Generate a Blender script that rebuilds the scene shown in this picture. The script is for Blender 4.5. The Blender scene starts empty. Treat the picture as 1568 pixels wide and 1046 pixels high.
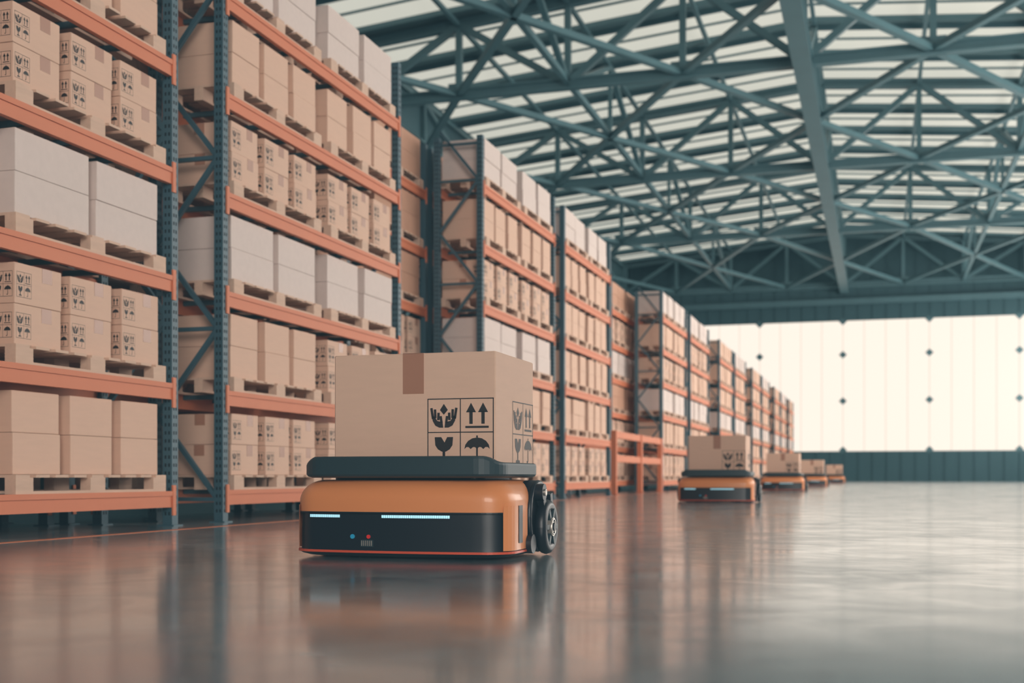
import bpy, math, random
from mathutils import Vector, Matrix
random.seed(7)
SC=bpy.context.scene
# ---------------------------------------------------------------- materials
def srgb(r,g,b):
    f=lambda c:(c/255/12.92) if c/255<=0.04045 else ((c/255+0.055)/1.055)**2.4
    return (f(r),f(g),f(b),1)
def mat(name,col,rough=0.6,metal=0.0,noise=0.0,nscale=8.0,bump=0.0,emit=None,estr=0,coat=0,stretch=None):
    m=bpy.data.materials.new(name); m.use_nodes=True
    nt=m.node_tree; b=nt.nodes['Principled BSDF']
    b.inputs['Base Color'].default_value=col
    b.inputs['Roughness'].default_value=rough
    b.inputs['Metallic'].default_value=metal
    if coat: b.inputs['Coat Weight'].default_value=coat
    if emit:
        b.inputs['Emission Color'].default_value=emit
        b.inputs['Emission Strength'].default_value=estr
    if noise or bump:
        tc=nt.nodes.new('ShaderNodeTexCoord'); n=nt.nodes.new('ShaderNodeTexNoise')
        n.inputs['Scale'].default_value=nscale; n.inputs['Detail'].default_value=6
        if stretch:
            mp=nt.nodes.new('ShaderNodeMapping'); mp.inputs['Scale'].default_value=stretch
            nt.links.new(tc.outputs['Object'],mp.inputs['Vector']); nt.links.new(mp.outputs['Vector'],n.inputs['Vector'])
        else: nt.links.new(tc.outputs['Object'],n.inputs['Vector'])
        if noise:
            mx=nt.nodes.new('ShaderNodeMix'); mx.data_type='RGBA'
            mx.inputs['A'].default_value=[c*(1-noise) for c in col[:3]]+[1]
            mx.inputs['B'].default_value=[min(1,c*(1+noise)) for c in col[:3]]+[1]
            nt.links.new(n.outputs['Fac'],mx.inputs['Factor'])
            nt.links.new(mx.outputs['Result'],b.inputs['Base Color'])
        if bump:
            bp=nt.nodes.new('ShaderNodeBump'); bp.inputs['Strength'].default_value=bump; bp.inputs['Distance'].default_value=0.01
            nt.links.new(n.outputs['Fac'],bp.inputs['Height']); nt.links.new(bp.outputs['Normal'],b.inputs['Normal'])
    return m
M={}
M['card']=mat('cardboard',srgb(220,182,159),0.75,noise=.05,nscale=5,stretch=(1,1,6))
M['card2']=mat('cardboard_dark',srgb(198,150,124),0.75,noise=.08,nscale=4)
M['white']=mat('white_carton',srgb(218,200,192),0.7,noise=.05,nscale=14)
M['tape']=mat('packing_tape',srgb(172,124,102),0.35,noise=.04)
M['ink']=mat('printed_ink',srgb(38,32,32),0.6)
M['wood']=mat('pallet_wood',srgb(214,180,158),0.8,noise=.15,nscale=6,stretch=(4,.6,4))
M['steel']=mat('rack_post_teal',srgb(60,90,102),0.5,noise=.15,nscale=3)
M['hole']=mat('post_hole_dark',srgb(14,26,32),0.8)
M['orange']=mat('rack_beam_orange',srgb(211,122,84),0.6,noise=.06,nscale=3)
M['truss']=mat('truss_steel',srgb(74,108,116),0.5,noise=.15,nscale=1)
M['wall']=mat('wall_panel_teal',srgb(50,84,92),0.7,noise=.1,nscale=.5)
M['roof']=mat('roof_sheet',srgb(92,122,128),0.7,noise=.1,nscale=.4)
M['sky']=mat('skylight_panel',srgb(140,140,134),0.6,emit=srgb(226,224,210),estr=.74)
M['win']=mat('translucent_window',srgb(40,38,35),0.6,emit=(1,.90,.78,1),estr=1.02)
M['seam']=mat('window_seam',srgb(40,38,35),0.6,emit=(1,.87,.74,1),estr=.86)
M['sidefill']=mat('side_fill_glow',srgb(230,220,205),0.5,emit=(1,.93,.86,1),estr=5.4)  # glow for the added panel that lights the rack fronts
M['frontfill']=mat('front_fill_glow',srgb(230,220,205),0.5,emit=(1,.93,.86,1),estr=11.0)  # glow for the added panel behind the camera
M['rorange']=mat('robot_orange_paint',srgb(228,144,90),0.4,coat=.2)
M['rblack']=mat('robot_black_plastic',srgb(22,28,36),0.4)
M['rdeck']=mat('robot_deck_rubber',srgb(38,56,62),0.5,noise=.06,nscale=20)
M['rred']=mat('robot_red_trim',srgb(212,84,56),0.4)
M['rlight']=mat('robot_light_bar',srgb(170,220,235),0.3,emit=srgb(168,224,240),estr=.8)
M['led_b']=mat('led_blue',srgb(40,130,160),0.3,emit=srgb(40,160,200),estr=.2)
M['led_r']=mat('led_red',srgb(190,40,40),0.3,emit=srgb(220,50,40),estr=.2)
M['chrome']=mat('hub_metal',srgb(215,205,195),0.25,metal=.7)
M['line']=mat('floor_line_paint',srgb(205,116,72),0.5,noise=.15,nscale=5)
# floor
def floor_mat():
    m=bpy.data.materials.new('polished_concrete'); m.use_nodes=True
    nt=m.node_tree; L=nt.links; b=nt.nodes['Principled BSDF']
    tc=nt.nodes.new('ShaderNodeTexCoord')
    def noise(s,d=8,dist=0):
        n=nt.nodes.new('ShaderNodeTexNoise'); n.inputs['Scale'].default_value=s; n.inputs['Detail'].default_value=d
        n.inputs['Distortion'].default_value=dist; L.new(tc.outputs['Object'],n.inputs['Vector']); return n
    n1=noise(.9,12,.8); n2=noise(6,8); n3=noise(2.2,12,1.0); n4=noise(.8,3)
    r=nt.nodes.new('ShaderNodeValToRGB'); L.new(n1.outputs['Fac'],r.inputs['Fac'])
    r.color_ramp.elements[0].position=.38; r.color_ramp.elements[0].color=srgb(90,120,130)
    r.color_ramp.elements[1].position=.62; r.color_ramp.elements[1].color=srgb(160,174,176)
    r2=nt.nodes.new('ShaderNodeValToRGB'); L.new(n2.outputs['Fac'],r2.inputs['Fac'])
    r2.color_ramp.elements[0].position=.3; r2.color_ramp.elements[0].color=(.78,.78,.78,1)
    r2.color_ramp.elements[1].position=.7; r2.color_ramp.elements[1].color=(1.1,1.1,1.1,1)
    mx=nt.nodes.new('ShaderNodeMix'); mx.data_type='RGBA'; mx.blend_type='MULTIPLY'; mx.inputs['Factor'].default_value=1
    L.new(r.outputs['Color'],mx.inputs['A']); L.new(r2.outputs['Color'],mx.inputs['B']); L.new(mx.outputs['Result'],b.inputs['Base Color'])
    mr=nt.nodes.new('ShaderNodeMapRange'); L.new(n3.outputs['Fac'],mr.inputs['Value'])
    mr.inputs['From Min'].default_value=.35; mr.inputs['From Max'].default_value=.68
    mr.inputs['To Min'].default_value=.15; mr.inputs['To Max'].default_value=.27
    L.new(mr.outputs['Result'],b.inputs['Roughness'])
    b.inputs['Coat Weight'].default_value=.7; b.inputs['Coat IOR'].default_value=1.55
    mr2=nt.nodes.new('ShaderNodeMapRange'); L.new(n1.outputs['Fac'],mr2.inputs['Value'])
    mr2.inputs['From Min'].default_value=.35; mr2.inputs['From Max'].default_value=.68
    mr2.inputs['To Min'].default_value=.17; mr2.inputs['To Max'].default_value=.08
    L.new(mr2.outputs['Result'],b.inputs['Coat Roughness'])
    bp=nt.nodes.new('ShaderNodeBump'); bp.inputs['Strength'].default_value=.02; bp.inputs['Distance'].default_value=.01
    L.new(n4.outputs['Fac'],bp.inputs['Height']); L.new(bp.outputs['Normal'],b.inputs['Normal']); L.new(bp.outputs['Normal'],b.inputs['Coat Normal'])
    b.inputs['Specular IOR Level'].default_value=.5
    return m
M['floor']=floor_mat()
# ---------------------------------------------------------------- mesh builder
class MB:
    def __init__(s): s.v=[]; s.f=[]; s.m=[]; s.mats=[]; s.smooth=[]
    def mi(s,k):
        if k not in s.mats: s.mats.append(k)
        return s.mats.index(k)
    def add(s,vs,fs,k,sm=False):
        o=len(s.v); s.v+= [tuple(v) for v in vs]; i=s.mi(k)
        for f in fs: s.f.append([o+a for a in f]); s.m.append(i); s.smooth.append(sm)
    def box(s,x0,x1,y0,y1,z0,z1,k):
        s.add([(x0,y0,z0),(x1,y0,z0),(x1,y1,z0),(x0,y1,z0),(x0,y0,z1),(x1,y0,z1),(x1,y1,z1),(x0,y1,z1)],
              [(3,2,1,0),(4,5,6,7),(0,1,5,4),(1,2,6,5),(2,3,7,6),(3,0,4,7)],k)
    def cbox(s,x0,x1,y0,y1,z0,z1,k,c=.01):
        def ring(z,i): 
            a=c
            return [(x0+i+a,y0+i,z),(x1-i-a,y0+i,z),(x1-i,y0+i+a,z),(x1-i,y1-i-a,z),(x1-i-a,y1-i,z),(x0+i+a,y1-i,z),(x0+i,y1-i-a,z),(x0+i,y0+i+a,z)]
        rs=[ring(z0,c*.7),ring(z0+c,0),ring(z1-c,0),ring(z1,c*.7)]
        s.loft(rs,k,True,True)
    def loft(s,rs,k,cap0=False,cap1=False,sm=False,closed=True):
        n=len(rs[0]); vs=[p for r in rs for p in r]; fs=[]
        for i in range(len(rs)-1):
            for j in range(n if closed else n-1):
                j2=(j+1)%n; fs.append((i*n+j,i*n+j2,(i+1)*n+j2,(i+1)*n+j))
        s.add(vs,fs,k,sm)
        if cap0: s.add(rs[0],[tuple(range(n))[::-1]],k)
        if cap1: s.add(rs[-1],[tuple(range(n))],k)
    def beam(s,a,b,w,h,k,up=(0,0,1)):
        a=Vector(a); b=Vector(b); d=(b-a).normalized(); u=Vector(up)
        if abs(d.dot(u))>.98: u=Vector((0,1,0))
        r=d.cross(u).normalized()*w/2; t=r.cross(d).normalized()*h/2
        vs=[a-r-t,a+r-t,a+r+t,a-r+t,b-r-t,b+r-t,b+r+t,b-r+t]
        s.add(vs,[(3,2,1,0),(4,5,6,7),(0,1,5,4),(1,2,6,5),(2,3,7,6),(3,0,4,7)],k)
    def ibeam(s,a,b,w,h,k,t=.18):
        a=Vector(a); b=Vector(b); d=(b-a).normalized(); u=Vector((0,0,1))
        if abs(d.dot(u))>.98: u=Vector((0,1,0))
        r=d.cross(u).normalized(); q=r.cross(d).normalized(); off=q*(h/2)*(1-t/2)
        s.beam(a+off,b+off,w,h*t,k,up=u); s.beam(a-off,b-off,w,h*t,k,up=u); s.beam(a,b,w*.3,h*(1-t),k,up=u)
    def cyl(s,c,ax,r,l,k,n=24,r2=None,sm=True):
        c=Vector(c); ax=Vector(ax).normalized(); u=Vector((0,0,1)) if abs(ax.z)<.9 else Vector((1,0,0))
        p=ax.cross(u).normalized(); q=ax.cross(p); r2=r if r2 is None else r2
        R=lambda rr,t:[c+ax*t+(p*math.cos(2*math.pi*i/n)+q*math.sin(2*math.pi*i/n))*rr for i in range(n)]
        s.loft([R(r,-l/2),R(r2,l/2)],k,True,True,sm)
    def torus(s,c,ax,R,r,k,n=32,m=10):
        c=Vector(c); ax=Vector(ax).normalized(); u=Vector((0,0,1)) if abs(ax.z)<.9 else Vector((1,0,0))
        p=ax.cross(u).normalized(); q=ax.cross(p); rs=[]
        for i in range(n+1):
            a=2*math.pi*i/n; d=p*math.cos(a)+q*math.sin(a)
            rs.append([c+d*(R+r*math.cos(2*math.pi*j/m))+ax*r*math.sin(2*math.pi*j/m) for j in range(m)])
        s.loft(rs,k,sm=True)
    def obj(s,name,parent=None,loc=None,bevel=0):
        me=bpy.data.meshes.new(name); me.from_pydata(s.v,[],s.f)
        for k in s.mats: me.materials.append(M[k])
        me.polygons.foreach_set('material_index',s.m); me.polygons.foreach_set('use_smooth',s.smooth)
        me.update(); o=bpy.data.objects.new(name,me); SC.collection.objects.link(o)
        if parent: o.parent=parent
        if loc: o.location=loc
        if bevel:
            b=o.modifiers.new('bevel','BEVEL'); b.width=bevel; b.segments=2; b.limit_method='ANGLE'; b.angle_limit=math.radians(50)
        return o
def empty(name,loc=(0,0,0)):
    e=bpy.data.objects.new(name,None); e.empty_display_size=.2; SC.collection.objects.link(e); e.location=loc; return e
# ---------------------------------------------------------------- handling icons
def rect(x0,y0,x1,y1): return [(x0,y0),(x1,y0),(x1,y1),(x0,y1)]
def seg(x0,y0,x1,y1,w):
    dx,dy=x1-x0,y1-y0; l=math.hypot(dx,dy); nx,ny=-dy/l*w/2,dx/l*w/2
    return [(x0-nx,y0-ny),(x1-nx,y1-ny),(x1+nx,y1+ny),(x0+nx,y0+ny)]
def cell_arrows():
    P=[]
    for cx in (.32,.68):
        P+= [rect(cx-.05,.24,cx+.05,.62),[(cx-.15,.58),(cx+.15,.58),(cx,.86)]]
    P.append(rect(.15,.12,.85,.18)); return P
def cell_glass():
    bowl=[(.22,.86),(.24,.62),(.32,.50),(.44,.43),(.56,.43),(.68,.50),(.76,.62),(.78,.86),(.60,.86),(.52,.70),(.47,.78),(.42,.86)]
    return [bowl,rect(.46,.2,.54,.45),[(.3,.12),(.7,.12),(.66,.2),(.34,.2)]]
def cell_umbrella():
    N=8; top=[(.5+.38*math.cos(math.pi*i/N),.5+.34*math.sin(math.pi*i/N)) for i in range(N+1)]
    bot=[(.12+.19*.33,.56),(.12+.19*.67,.56),(.25+.06,.5),(.38,.56),(.44,.56),(.5,.5),(.56,.56),(.62,.56),(.69,.5),(.75,.56),(.82,.56)]
    P=[top+bot,rect(.475,.18,.525,.54),rect(.475,.84,.525,.9)]
    P+= [seg(.5,.18,.44,.13,.05),seg(.44,.13,.38,.18,.05)]
    return P
def cell_hands():
    P=[[(.5,.52),(.62,.66),(.5,.84),(.38,.66)]]
    for sg in (-1,1):
        X=lambda x:.5+sg*x
        pl=[(0.02,.14),(.14,.14),(.26,.2),(.34,.34),(.36,.50),(.28,.46),(.20,.34),(.04,.30)]
        P.append([(X(x),y) for x,y in pl])
        for (x0,y0,x1,y1) in ((.33,.4,.38,.72),(.26,.42,.27,.68),(.17,.36,.16,.58),(.07,.28,.10,.48)):
            P.append(seg(X(x0),y0,X(x1),y1,.075))
    return P
def label_polys():
    P=[]
    t=.014
    for a in (0,.5,1):
        aa=min(max(a,t/2),1-t/2)
        P.append(rect(0,aa-t/2,1,aa+t/2)); P.append(rect(aa-t/2,0,aa+t/2,1))
    for (fn,ox,oy) in ((cell_hands,0,.5),(cell_arrows,.5,.5),(cell_glass,0,0),(cell_umbrella,.5,0)):
        for p in fn(): P.append([(ox+x*.5,oy+y*.5) for x,y in p])
    return P
LAB=label_polys()
def put_label(mb,o,u,v,w,h,k='ink'):
    o=Vector(o);u=Vector(u)*w;v=Vector(v)*h
    for p in LAB:
        ar=sum(p[i][0]*p[(i+1)%len(p)][1]-p[(i+1)%len(p)][0]*p[i][1] for i in range(len(p)))
        q=p if ar>0 else p[::-1]
        mb.add([o+u*a+v*b for a,b in q],[tuple(range(len(q)))],k)
# ---------------------------------------------------------------- racks
H=.4655; RX=-6.27; DEP=.86
LV=[.25,1.25,2.25,3.25,4.25,5.25]; PH=6.12; BT=.075
def rack(y0,y1,xf=RX,near=True,flip=False):
    xb=xf-DEP
    e=empty('pallet_rack',((xf+xb)/2,(y0+y1)/2,0)); ox,oy=(xf+xb)/2,(y0+y1)/2
    mb=MB(); pw=.10
    for y in (y0,y1-pw):
        for x in (xf-pw,xb):
            mb.box(x,x+pw,y,y+pw,.012,PH,'steel')
            mb.box(x-.035,x+pw+.035,y-.03,y+pw+.03,0,.012,'steel')
            if near:
                z=.10
                while z<PH-.05:
                    for o in (.022,.060):
                        mb.box(x+o,x+o+.018,y-.0012,y,z,z+.032,'hole')
                        mb.box(x+pw,x+pw+.0012,y+o,y+o+.018,z,z+.032,'hole')
                    z+=.075
        z=.25; i=0
        yc=y+pw/2
        while z<PH-.5:
            a,b=(xf-pw,xb+pw) if i%2==0 else (xb+pw,xf-pw)
            mb.beam((a,yc,z),(b,yc,z+.82),.045,.045,'steel')
            if i%2==0: mb.beam((xf-pw,yc,z-.02),(xb+pw,yc,z-.02),.045,.04,'steel')
            z+=.86;i+=1
        mb.beam((xf-pw,yc,PH-.12),(xb+pw,yc,PH-.12),.045,.04,'steel')
    mb.v=[(a-ox,b-oy,c) for a,b,c in mb.v]; mb.obj('upright_frames',e)
    mb=MB()
    for z in LV:
        for x,s in ((xf,1),(xb,-1)):
            xi=x-.05*s
            mb.box(min(x,xi),max(x,xi),y0+pw,y1-pw,z-BT,z+BT,'orange')
            mb.box(min(x,x+.012*s),max(x,x+.012*s),y0+pw,y1-pw,z+BT-.045,z+BT,'orange')
            for ya in (y0+pw-.045,y1-pw-.005):
                mb.box(min(x,x+.016*s),max(x,x+.016*s),ya,ya+.05,z-.15,z+.13,'orange')
        for i in range(1,8):
            y=y0+(y1-y0)*i/8
            mb.box(xb+.05,xf-.05,y-.02,y+.02,z+BT-.05,z+BT-.002,'steel')
    mb.v=[(a-ox,b-oy,c) for a,b,c in mb.v]; mb.obj('load_beams',e)
    return e
def pallet(mb,x0,x1,y0,y1,z):
    h=.15
    L=y1-y0
    for c in (y0,(y0+y1)/2-.10,y1-.20):
        for x in (x0,(x0+x1)/2-.05,x1-.10):
            mb.box(x,x+.10,c,c+.20,z+.022,z+h-.022,'wood')
    for x in (x0,(x0+x1)/2-.05,x1-.10): mb.box(x,x+.10,y0,y1,z,z+.022,'wood')
    n=9
    for i in range(n):
        a=y0+i*(L-.16)/(n-1); mb.box(x0,x1,a,a+.16,z+h-.022,z+h,'wood')
    return z+h
def load(mb,x0,x1,y0,y1,z,kind,lab=True):
    zt=pallet(mb,x0+.02,x1+.02,y0,y1,z)
    L=y1-y0; m=.04
    lay=2; k='card'; n=3; gap=.13; hh=.315
    if kind=='white': n=2;gap=.12;hh=.33;k='white'
    elif kind=='plain': gap=.12; hh=.325
    elif kind=='plain3': lay=3; hh=.215
    elif kind=='big': n=2;gap=.08;hh=.34;k='card2'
    w=(L-2*m-gap*(n-1))/n
    for i in range(n):
        a=y0+m+i*(w+gap); dj=random.uniform(-.02,.012)
        for l in range(lay):
            b=zt+.002+l*hh; q=random.uniform(-.006,.006)
            X0=x0+.04+q;X1=x1-.03+q+dj; Y0=a+random.uniform(0,.008);Y1=a+w-random.uniform(0,.008)
            mb.cbox(X0,X1,Y0,Y1,b,b+hh-.003,k,.004)
            if kind=='icon' and lab:
                s=.17
                put_label(mb,(X1+.0015,Y0+.02,b+.05),(0,1,0),(0,0,1),s,s*1.15)
                put_label(mb,(X1-.02-s,Y0-.0015,b+.05),(1,0,0),(0,0,1),s,s*1.15)
                yc=(Y0+Y1)/2+.04
                mb.box(X1-.001,X1+.0015,yc,yc+.12,b+hh*.62,b+hh-.006,'tape')
                xc=(X0+X1)/2
                mb.box(xc-.06,xc+.06,Y0-.0015,Y0+.001,b+hh*.62,b+hh-.006,'tape')
def loads(y0,y1,kinds,xf=RX,lab=True):
    mb=MB(); a=y0+.22; b=y1-.20; g=.26; L=(b-a-g)/2
    for li,kk in enumerate(kinds):
        if kk is None: continue
        if isinstance(kk,str): kk=(kk,kk)
        for j in (0,1):
            if kk[j] is None: continue
            s=a+j*(L+g)
            load(mb,xf-DEP+.02,xf-.02,s,s+L,LV[li]+BT,kk[j],lab)
    ox,oy=xf-DEP/2,(y0+y1)/2
    mb.v=[(p-ox,q-oy,r) for p,q,r in mb.v]
    mb.obj('stacked_cartons_on_pallets',loc=(ox,oy,0))
rows=[(5.2,9.93,['plain','icon','white','icon','plain','white'],True),
 (10.74,15.46,['icon',('plain','icon'),'white','icon','plain','white'],True),
 (19.02,23.75,['icon','plain','white','icon','plain','white'],True),
 (24.48,29.06,['icon','plain','plain','plain','plain','white'],False),
 (36.5,41.4,['icon','plain','white','icon','plain','white'],False),
 (42.2,47.1,['plain','plain','white','plain','icon','white'],False),
 (50.4,55.2,['icon','plain','white','plain','plain','plain'],False),
 (56.0,60.8,['plain','plain','white','plain','plain','white'],False),
 (64.0,68.8,['plain','icon','white','plain','plain','plain'],False),
 (69.6,74.4,['plain','plain','white','plain','plain','white'],False),
 (78.0,82.8,['plain','plain','white','plain','plain','plain'],False),
 (83.6,88.4,['plain','plain','white','plain','plain','white'],False),
 (91,95.8,['plain','plain','white','plain','plain','plain'],False)]
for y0,y1,k,n in rows:
    rack(y0,y1,RX,n); loads(y0,y1,k,RX,lab=y0<60)
y=4.9; i=0
ks=[['plain3','icon','big','white','icon','big'],['icon','plain','white','plain','big','icon'],['big','big','icon','big','big','big']]
while y<93:
    rack(y,y+4.7,RX-DEP-.25,False); loads(y,y+4.7,ks[i%3],RX-DEP-.25,lab=y<45)
    y+=4.9;i+=1
# ---------------------------------------------------------------- safety barrier
mb=MB()
for y in (29.6,33.0,36.2):
    mb.box(-.07,.07,y-32.9-.07,y-32.9+.07,.015,1.6,'orange'); mb.box(-.12,.12,y-32.9-.12,y-32.9+.12,0,.015,'orange')
for z in (.9,1.5):
    mb.box(-.04,.04,29.6-32.9,36.2-32.9,z-.09,z+.09,'orange')
mb.obj('safety_barrier',loc=(-6.3,32.9,0),bevel=.008)
# ---------------------------------------------------------------- robot
def rr(hw,hl,r,z,bul=0.0,n=8,inset=0,cy=0):
    hw-=inset;hl-=inset;r=max(.004,r-inset*.6);P=[]
    for cx,cyy,a0 in ((hw-r,-hl+r,-90),(hw-r,hl-r,0),(-hw+r,hl-r,90),(-hw+r,-hl+r,180)):
        for i in range(n+1):
            a=math.radians(a0+90*i/n); P.append([cx+r*math.cos(a),cyy+r*math.sin(a)])
    out=[]
    m=len(P)
    for i,p in enumerate(P):
        out.append(p); q=P[(i+1)%m]
        if i==m-1:
            for t in range(1,16): out.append([p[0]+(q[0]-p[0])*t/16,p[1]+(q[1]-p[1])*t/16])
    res=[]
    for x,yv in out:
        if yv<0: yv-= bul*(1-(x/hw)**2)*min(1,-yv/hl*1.2)
        res.append((x,yv+cy,z))
    return res
HW,HL=.655,.42; CR=.15
def robot_parts(par):
    mb=MB()
    mb.loft([rr(HW,HL,CR,.012,.06,inset=.05),rr(HW,HL,CR,.024,.06,inset=.012),rr(HW,HL,CR,.034,.06)],'rblack',cap0=True,sm=False)
    mb.loft([rr(HW+.006,HL+.006,CR,.034,.06),rr(HW+.006,HL+.006,CR,.047,.06)],'rred',cap0=True,cap1=True)
    mb.loft([rr(HW,HL,CR,.047,.06,inset=.008),rr(HW,HL,CR,.07,.06,inset=.010),rr(HW,HL,CR,.17,.06,inset=.010),rr(HW,HL,CR,.27,.06,inset=.014)],'rblack',sm=True,cap1=True)
    mb.obj('chassis',par)
    mb=MB(); rs=[rr(HW,HL,CR,.262,.06,inset=.0)]
    for i in range(12):
        a=math.pi/2*i/11; rs.append(rr(HW,HL,CR,.32+.123*math.sin(a),.06,inset=.13*(1-math.cos(a))))
    mb.loft(rs,'rorange',sm=True,cap0=True,cap1=True)
    mb.loft([rr(HW,HL,CR,.256,.06,inset=-.001),rr(HW,HL,CR,.264,.06,inset=-.001)],'rblack')
    for s in (-1,1):
        def arc(z,off):
            ring=rr(HW+off,HL+off,CR,z,.06)[4:9]
            pts=[(abs(x)*s,y,z) for x,y,_ in ring]+[((HW+off)*s,-HL+.36,z)]
            return pts if s>0 else pts[::-1]
        A,B=arc(.052,.004),arc(.30,.004)
        n=len(A); mb.add(A+B,[(i,i+1,n+i+1,n+i) for i in range(n-1)],'rorange')
        xs=(HW+.004)*s; xe=xs+s*.004
        mb.box(min(xs,xe),max(xs,xe),-HL+.18,-HL+.25,.09,.30,'rblack')
    mb.obj('shell',par)
    mb=MB(); mb.loft([rr(.46,.30,.08,.43),rr(.46,.30,.08,.475)],'rblack',cap0=True,cap1=True)
    D=(.61,.43,.15)
    def lip(ring,dz):
        out=[]
        for x,y,z in ring:
            f=max(0,min(1,(.60-abs(x))/.10))*max(0,min(1,(-y-.22)/.12)); f=f*f*(3-2*f)
            out.append((x,y,z+dz*f))
        return out
    mb.loft([rr(*D,.455,.03,inset=.03),rr(*D,.463,.03,inset=.008),rr(*D,.475,.03),lip(rr(*D,.525,.03),.035),lip(rr(*D,.536,.03,inset=.004),.035),lip(rr(*D,.541,.03,inset=.014),.035),lip(rr(*D,.541,.03,inset=.045),.035),rr(*D,.520,.03,inset=.06)],'rdeck',cap0=True,cap1=True,sm=False)
    mb.obj('lift_deck',par)
    for s in (-1,1):
        mb=MB(); X=s*(HW+.01); yc=.14
        mb.cyl((s*(HW-.03),yc+.02,.23),(s,0,0),.21,.08,'rblack',32)
        mb.torus((s*(HW+.005),yc+.02,.23),(1,0,0),.195,.018,'rblack')
        wc=(X+s*.035,yc+.06,.165)
        mb.torus(wc,(1,0,0),.125,.038,'rblack'); mb.cyl(wc,(1,0,0),.115,.04,'rblack')
        for i in range(6):
            a=math.pi*i/3
            mb.beam((wc[0]+s*.025,wc[1],wc[2]),(wc[0]+s*.025,wc[1]+.115*math.cos(a),wc[2]+.115*math.sin(a)),.03,.025,'rdeck',up=(1,0,0))
        mb.cyl((wc[0]+s*.03,wc[1],wc[2]),(1,0,0),.055,.03,'chrome'); mb.cyl((wc[0]+s*.045,wc[1],wc[2]),(1,0,0),.026,.02,'rblack')
        mb.torus((wc[0]+s*.044,wc[1],wc[2]),(1,0,0),.045,.006,'chrome')
        for i in range(5):
            a=2*math.pi*i/5; mb.cyl((wc[0]+s*.046,wc[1]+.036*math.cos(a),wc[2]+.036*math.sin(a)),(1,0,0),.006,.008,'rblack',8)
        mb.beam((X+s*.03,wc[1]-.02,wc[2]+.05),(X+s*.03,yc-.06,.37),.05,.04,'rblack',up=(1,0,0))
        mb.cyl((X+s*.025,yc-.05,.37),(1,0,0),.05,.06,'rblack'); mb.cyl((X+s*.05,yc-.05,.37),(1,0,0),.02,.03,'chrome')
        mb.beam((X+s*.02,yc+.16,.36),(X+s*.02,yc+.21,.15),.05,.04,'rblack',up=(1,0,0))
        mb.cyl((X,-.12+yc-.06,.075),(1,0,0),.055,.05,'rblack')
        mb.cyl((s*.35,-.2,.028),(1,0,0),.028,.05,'rblack'); mb.cyl((s*.35,.25,.028),(1,0,0),.028,.05,'rblack')
        mb.obj('wheel_unit_%d'%(1 if s<0 else 2),par)
    mb=MB()
    def fy(x,ins=.012):
        hw=HW-ins; r=CR-ins*.6; d=abs(x)-(hw-r); base=-(HL-ins)
        if d>0: base+= r-math.sqrt(max(0,r*r-d*d))
        return base-.06*(1-(x/hw)**2)
    def strip(xa,xb,z0,z1,k,off=.004,n=10):
        n=max(1,n); F=[];vs=[]
        for i in range(n+1):
            x=xa+(xb-xa)*i/n; y=fy(x)-off; vs+=[(x,y,z0),(x,y,z1)]
        for i in range(n): F.append((2*i,2*i+2,2*i+3,2*i+1))
        mb.add(vs,F,k)
    for xa,xb in ((-.53,-.33),(-.07,.33)):
        strip(xa-.012,xb+.012,.224,.252,'rblack',.003)
        n=int((xb-xa)/.0125)
        for i in range(n):
            a=xa+(xb-xa)*i/n; strip(a,a+(xb-xa)/n*.85,.231,.247,'rlight',.006,1)
    mb.cyl((-.25,fy(-.25)-.004,.125),(0,1,0),.013,.012,'led_b',16); mb.cyl((-.15,fy(-.15)-.004,.125),(0,1,0),.011,.012,'led_r',16)
    strip(-.20,-.12,.068,.108,'rdeck',.006,2)
    for i in range(6): strip(-.195+i*.012,-.188+i*.012,.073,.103,'chrome',.008,1)
    mb.obj('front_lights',par)
RD=[]
def robot(x,y):
    e=empty('warehouse_robot',(x,y,0)); 
    if not RD:
        robot_parts(e); RD.extend([c for c in bpy.data.objects if c.parent==e])
    else:
        for c in RD:
            o=bpy.data.objects.new(c.name,c.data); SC.collection.objects.link(o); o.parent=e
    return e
def carton(x,y,z,w=1.0,d=.78,h=.655,share=None):
    if share:
        o=bpy.data.objects.new('cardboard_box',share); SC.collection.objects.link(o); o.location=(x,y,z); return o
    mb=MB(); mb.cbox(-w/2,w/2,-d/2,d/2,0,h,'card',.006)
    t=.065
    mb.box(-t,t,-d/2-.0015,-d/2+.002,h-.235,h-.004,'tape'); mb.box(-t,t,d/2-.002,d/2+.0015,h-.235,h-.004,'tape')
    mb.box(-t,t,-d/2-.0015,d/2+.0015,h-.002,h+.0012,'tape')
    put_label(mb,(w/2-.412,-d/2-.0018,-.0),(1,0,0),(0,0,1),.402,.39)
    put_label(mb,(w/2+.0018,d/2-.45,0),(0,1,0),(0,0,1),.44,.39)
    return mb.obj('cardboard_box',loc=(x,y,z))
pos=[(-2.585,6.73),(-2.72,21.6),(-2.85,38.7),(-2.84,55.8),(-2.7,80)]
sh=None
for i,(x,y) in enumerate(pos):
    robot(x,y)
    c=carton(x+.005,y+.21,.5215,share=sh); sh=c.data
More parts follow.
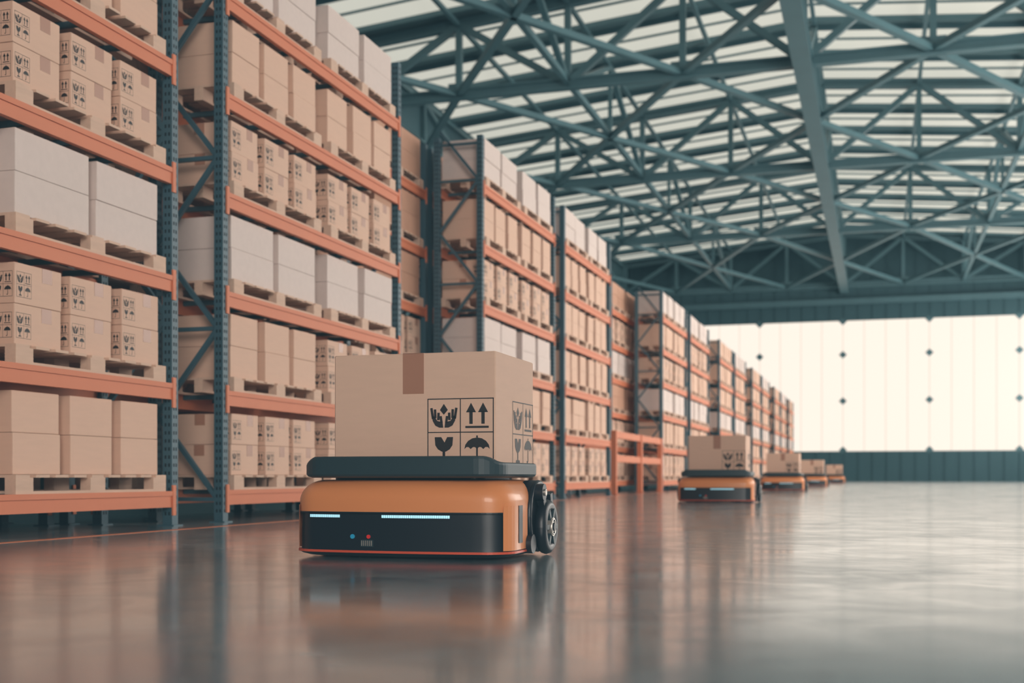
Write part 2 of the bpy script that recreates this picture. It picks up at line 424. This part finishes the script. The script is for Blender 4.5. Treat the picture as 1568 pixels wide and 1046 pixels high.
# ---------------------------------------------------------------- shell of the hall
XL,XR,YB,YF=-22.6,16.9,111.0,-14.0
def simple(name,x0,x1,y0,y1,z0,z1,k):
    mb=MB(); mb.box(x0,x1,y0,y1,z0,z1,k); return mb.obj(name)
simple('floor',XL-.3,XR+.3,YF-.3,YB+.3,-.2,0,'floor')
simple('floor_line_marking',-5.86,-5.78,YF,100,0,.002,'line')
WX0,WX1,WZ0,WZ1=-17.6,15.2,2.65,14.2
mb=MB(); mb.box(XL,XR,YB,YB+.3,0,WZ0,'wall'); mb.box(XL,XR,YB,YB+.3,WZ1,24,'wall'); mb.box(XL,WX0,YB,YB+.3,WZ0,WZ1,'wall'); mb.box(WX1,XR,YB,YB+.3,WZ0,WZ1,'wall')
x=XL+.5
while x<XR: mb.box(x,x+.12,YB-.06,YB,0,WZ0,'wall'); mb.box(x,x+.12,YB-.06,YB,WZ1,21,'wall'); x+=1.2
mb.box(XL,XR,YB-.5,YB,15.6,16.1,'truss')
mb.obj('wall_back')
mb=MB(); mb.box(WX0,WX1,YB+.1,YB+.15,WZ0,WZ1,'win')
x=-3.0-7.25*2
while x<WX1:
    if x>WX0: mb.box(x-.05,x+.05,YB+.07,YB+.1,WZ0,WZ1,'seam')
    x+=7.25/4
for i in range(-2,3):
    for z in (2.75,7.1,11.2,14.15):
        cx=-3.0+7.25*i; r=.34
        if cx<WX0: continue
        mb.add([(cx-r,YB-.02,z),(cx,YB-.02,z-r),(cx+r,YB-.02,z),(cx,YB-.02,z+r),(cx-r,YB+.07,z),(cx,YB+.07,z-r),(cx+r,YB+.07,z),(cx,YB+.07,z+r)],
               [(0,1,2,3),(0,4,5,1),(1,5,6,2),(2,6,7,3),(3,7,4,0)],'truss')
mb.obj('window_1')
simple('wall_left',XL-.3,XL,YF,YB,0,24,'wall')
YS=15
mb=MB(); mb.box(XR,XR+.3,YF,YB,0,3,'wall'); mb.box(XR,XR+.3,YF,YB,14,24,'wall'); mb.box(XR,XR+.3,YF,YS,3,14,'wall')
y=YS
while y<YB: mb.box(XR-.05,XR+.3,y,y+.6,3,14,'wall'); y+=12
mb.obj('wall_right')
simple('side_fill_panel',XR+.1,XR+.2,YS,YB,3,14,'sidefill')  # unseen glowing panel, added to light the rack faces from the right
mb=MB(); mb.box(XL,XR,YF-.3,YF,0,3,'wall'); mb.box(XL,XR,YF-.3,YF,12,24,'wall'); mb.box(XL,3,YF-.3,YF,3,12,'wall'); mb.obj('wall_front')
simple('front_fill_panel',3,XR,YF-.2,YF-.1,3,12,'frontfill')  # unseen glowing panel, added behind the camera to light robot and box fronts
# ceiling
CX=-2.85; 
def zr(x): return 22.0-abs(x-CX)*.09
mb=MB(); ms=MB(); mp=MB()
y=YF; per=4.6
while y<YB:
    for xa,xb in ((XL,CX),(CX,XR)):
        def slab(m,ya,yb,k,dz=0,t=.1):
            za,zb=zr(xa)+dz,zr(xb)+dz
            m.add([(xa,ya,za),(xb,ya,zb),(xb,yb,zb),(xa,yb,za),(xa,ya,za+t),(xb,ya,zb+t),(xb,yb,zb+t),(xa,yb,za+t)],
              [(3,2,1,0),(4,5,6,7),(0,1,5,4),(1,2,6,5),(2,3,7,6),(3,0,4,7)],k)
        ye=min(y+per,YB)
        if y>24:
            slab(ms,y,ye-1.2,'sky'); slab(mb,ye-1.2,ye,'roof'); 
        else: slab(mb,y,ye,'roof')
        slab(mp,ye-1.25,ye-1.1,'truss',-.24,.23); slab(mp,ye-.1,ye,'truss',-.24,.23)
        if ye-2.6>y: slab(mp,ye-2.95,ye-2.87,'truss',-.1,.09)
    y+=per
mb.obj('ceiling'); ms.obj('window_4'); mp.obj('ceiling_purlins')
# trusses
mb=MB(); ZB=17.15; bay=4.9; XN=[CX+bay*i for i in range(-4,5)]
YT=[2,18,34,50,67,85,109.6]
for yy in YT:
    mb.ibeam((XN[0],yy,ZB),(XN[-1],yy,ZB),.42,.42,'truss')
    for s in (0,1):
        a,b=(XN[0],CX) if s==0 else (CX,XN[-1]); mb.ibeam((a,yy,zr(a)-.5),(b,yy,zr(b)-.5),.34,.34,'truss')
    for i,x in enumerate(XN):
        mb.beam((x,yy,ZB),(x,yy,zr(x)-.5),.26,.26,'truss')
        if i<len(XN)-1:
            x2=XN[i+1]
            if i%2==0: mb.beam((x,yy,ZB),(x2,yy,zr(x2)-.5),.28,.28,'truss')
            else: mb.beam((x,yy,zr(x)-.5),(x2,yy,ZB),.28,.28,'truss')
        mb.box(x-.5,x+.5,yy-.03,yy+.03,ZB-.25,ZB+.5,'truss')
mb.obj('roof_trusses')
mb=MB()
for i,x in enumerate(XN):
    mb.beam((x,YT[0],zr(x)-.5),(x,YT[-1],zr(x)-.5),.18,.18,'truss')
    if i%2==0:
        mb.beam((x,YT[0],ZB+.1),(x,YT[-1],ZB+.1),.24,.24,'truss')
        for a,b in zip(YT[:-1],YT[1:]):
            m=(a+b)/2
            mb.beam((x,a,ZB),(x,m,zr(x)-.5),.24,.24,'truss'); mb.beam((x,m,zr(x)-.5),(x,b,ZB),.24,.24,'truss'); mb.beam((x,m,ZB),(x,m,zr(x)-.5),.18,.18,'truss')
for a,b in zip(YT[:-1],YT[1:]):
    m=(a+b)/2
    for i in range(0,8,2):
        xa,xm,xb=XN[i],XN[i+1],XN[i+2]
        for p,q in (((xa,m),(xm,a)),((xm,a),(xb,m)),((xa,m),(xm,b)),((xm,b),(xb,m))):
            mb.beam((p[0],p[1],ZB),(q[0],q[1],ZB),.28,.24,'truss')
mb.obj('roof_bracing')
mb=MB(); mb.ibeam((CX,YF,ZB-.25),(CX,YB-.1,ZB-.25),.72,.7,'truss',.14); mb.obj('roof_main_girder')
mb=MB()
mb.ibeam((XL+.3,YF,ZB),(XL+.3,YB-.1,ZB),.5,.6,'truss')
for yy in YT: mb.box(XL,XL+.5,yy-.25,yy+.25,0,20.0,'truss')
mb.obj('wall_columns')
# ---------------------------------------------------------------- world + camera
w=bpy.data.worlds.new('world'); SC.world=w; w.use_nodes=True
w.node_tree.nodes['Background'].inputs[0].default_value=(.35,.5,.55,1); w.node_tree.nodes['Background'].inputs[1].default_value=.3
cam=bpy.data.cameras.new('camera'); co=bpy.data.objects.new('camera',cam); SC.collection.objects.link(co); SC.camera=co
co.location=(0,0,H); co.rotation_euler=(math.radians(90),0,math.radians(16.84))
cam.sensor_width=36; cam.lens=1853/1568*36; cam.shift_y=(729-523)/1568; cam.clip_end=400
cam.dof.use_dof=True; cam.dof.focus_distance=6.8; cam.dof.aperture_fstop=1.8
vs=SC.view_settings
vs.view_transform='Standard'; vs.look='None'
vs.use_curve_mapping=True  # teal-tinted shadow lift, haze imitated by colour
cm=vs.curve_mapping
for ci,l in ((0,.009),(1,.017),(2,.021)):
    cm.curves[ci].points[0].location=(0,l)
cm.update()
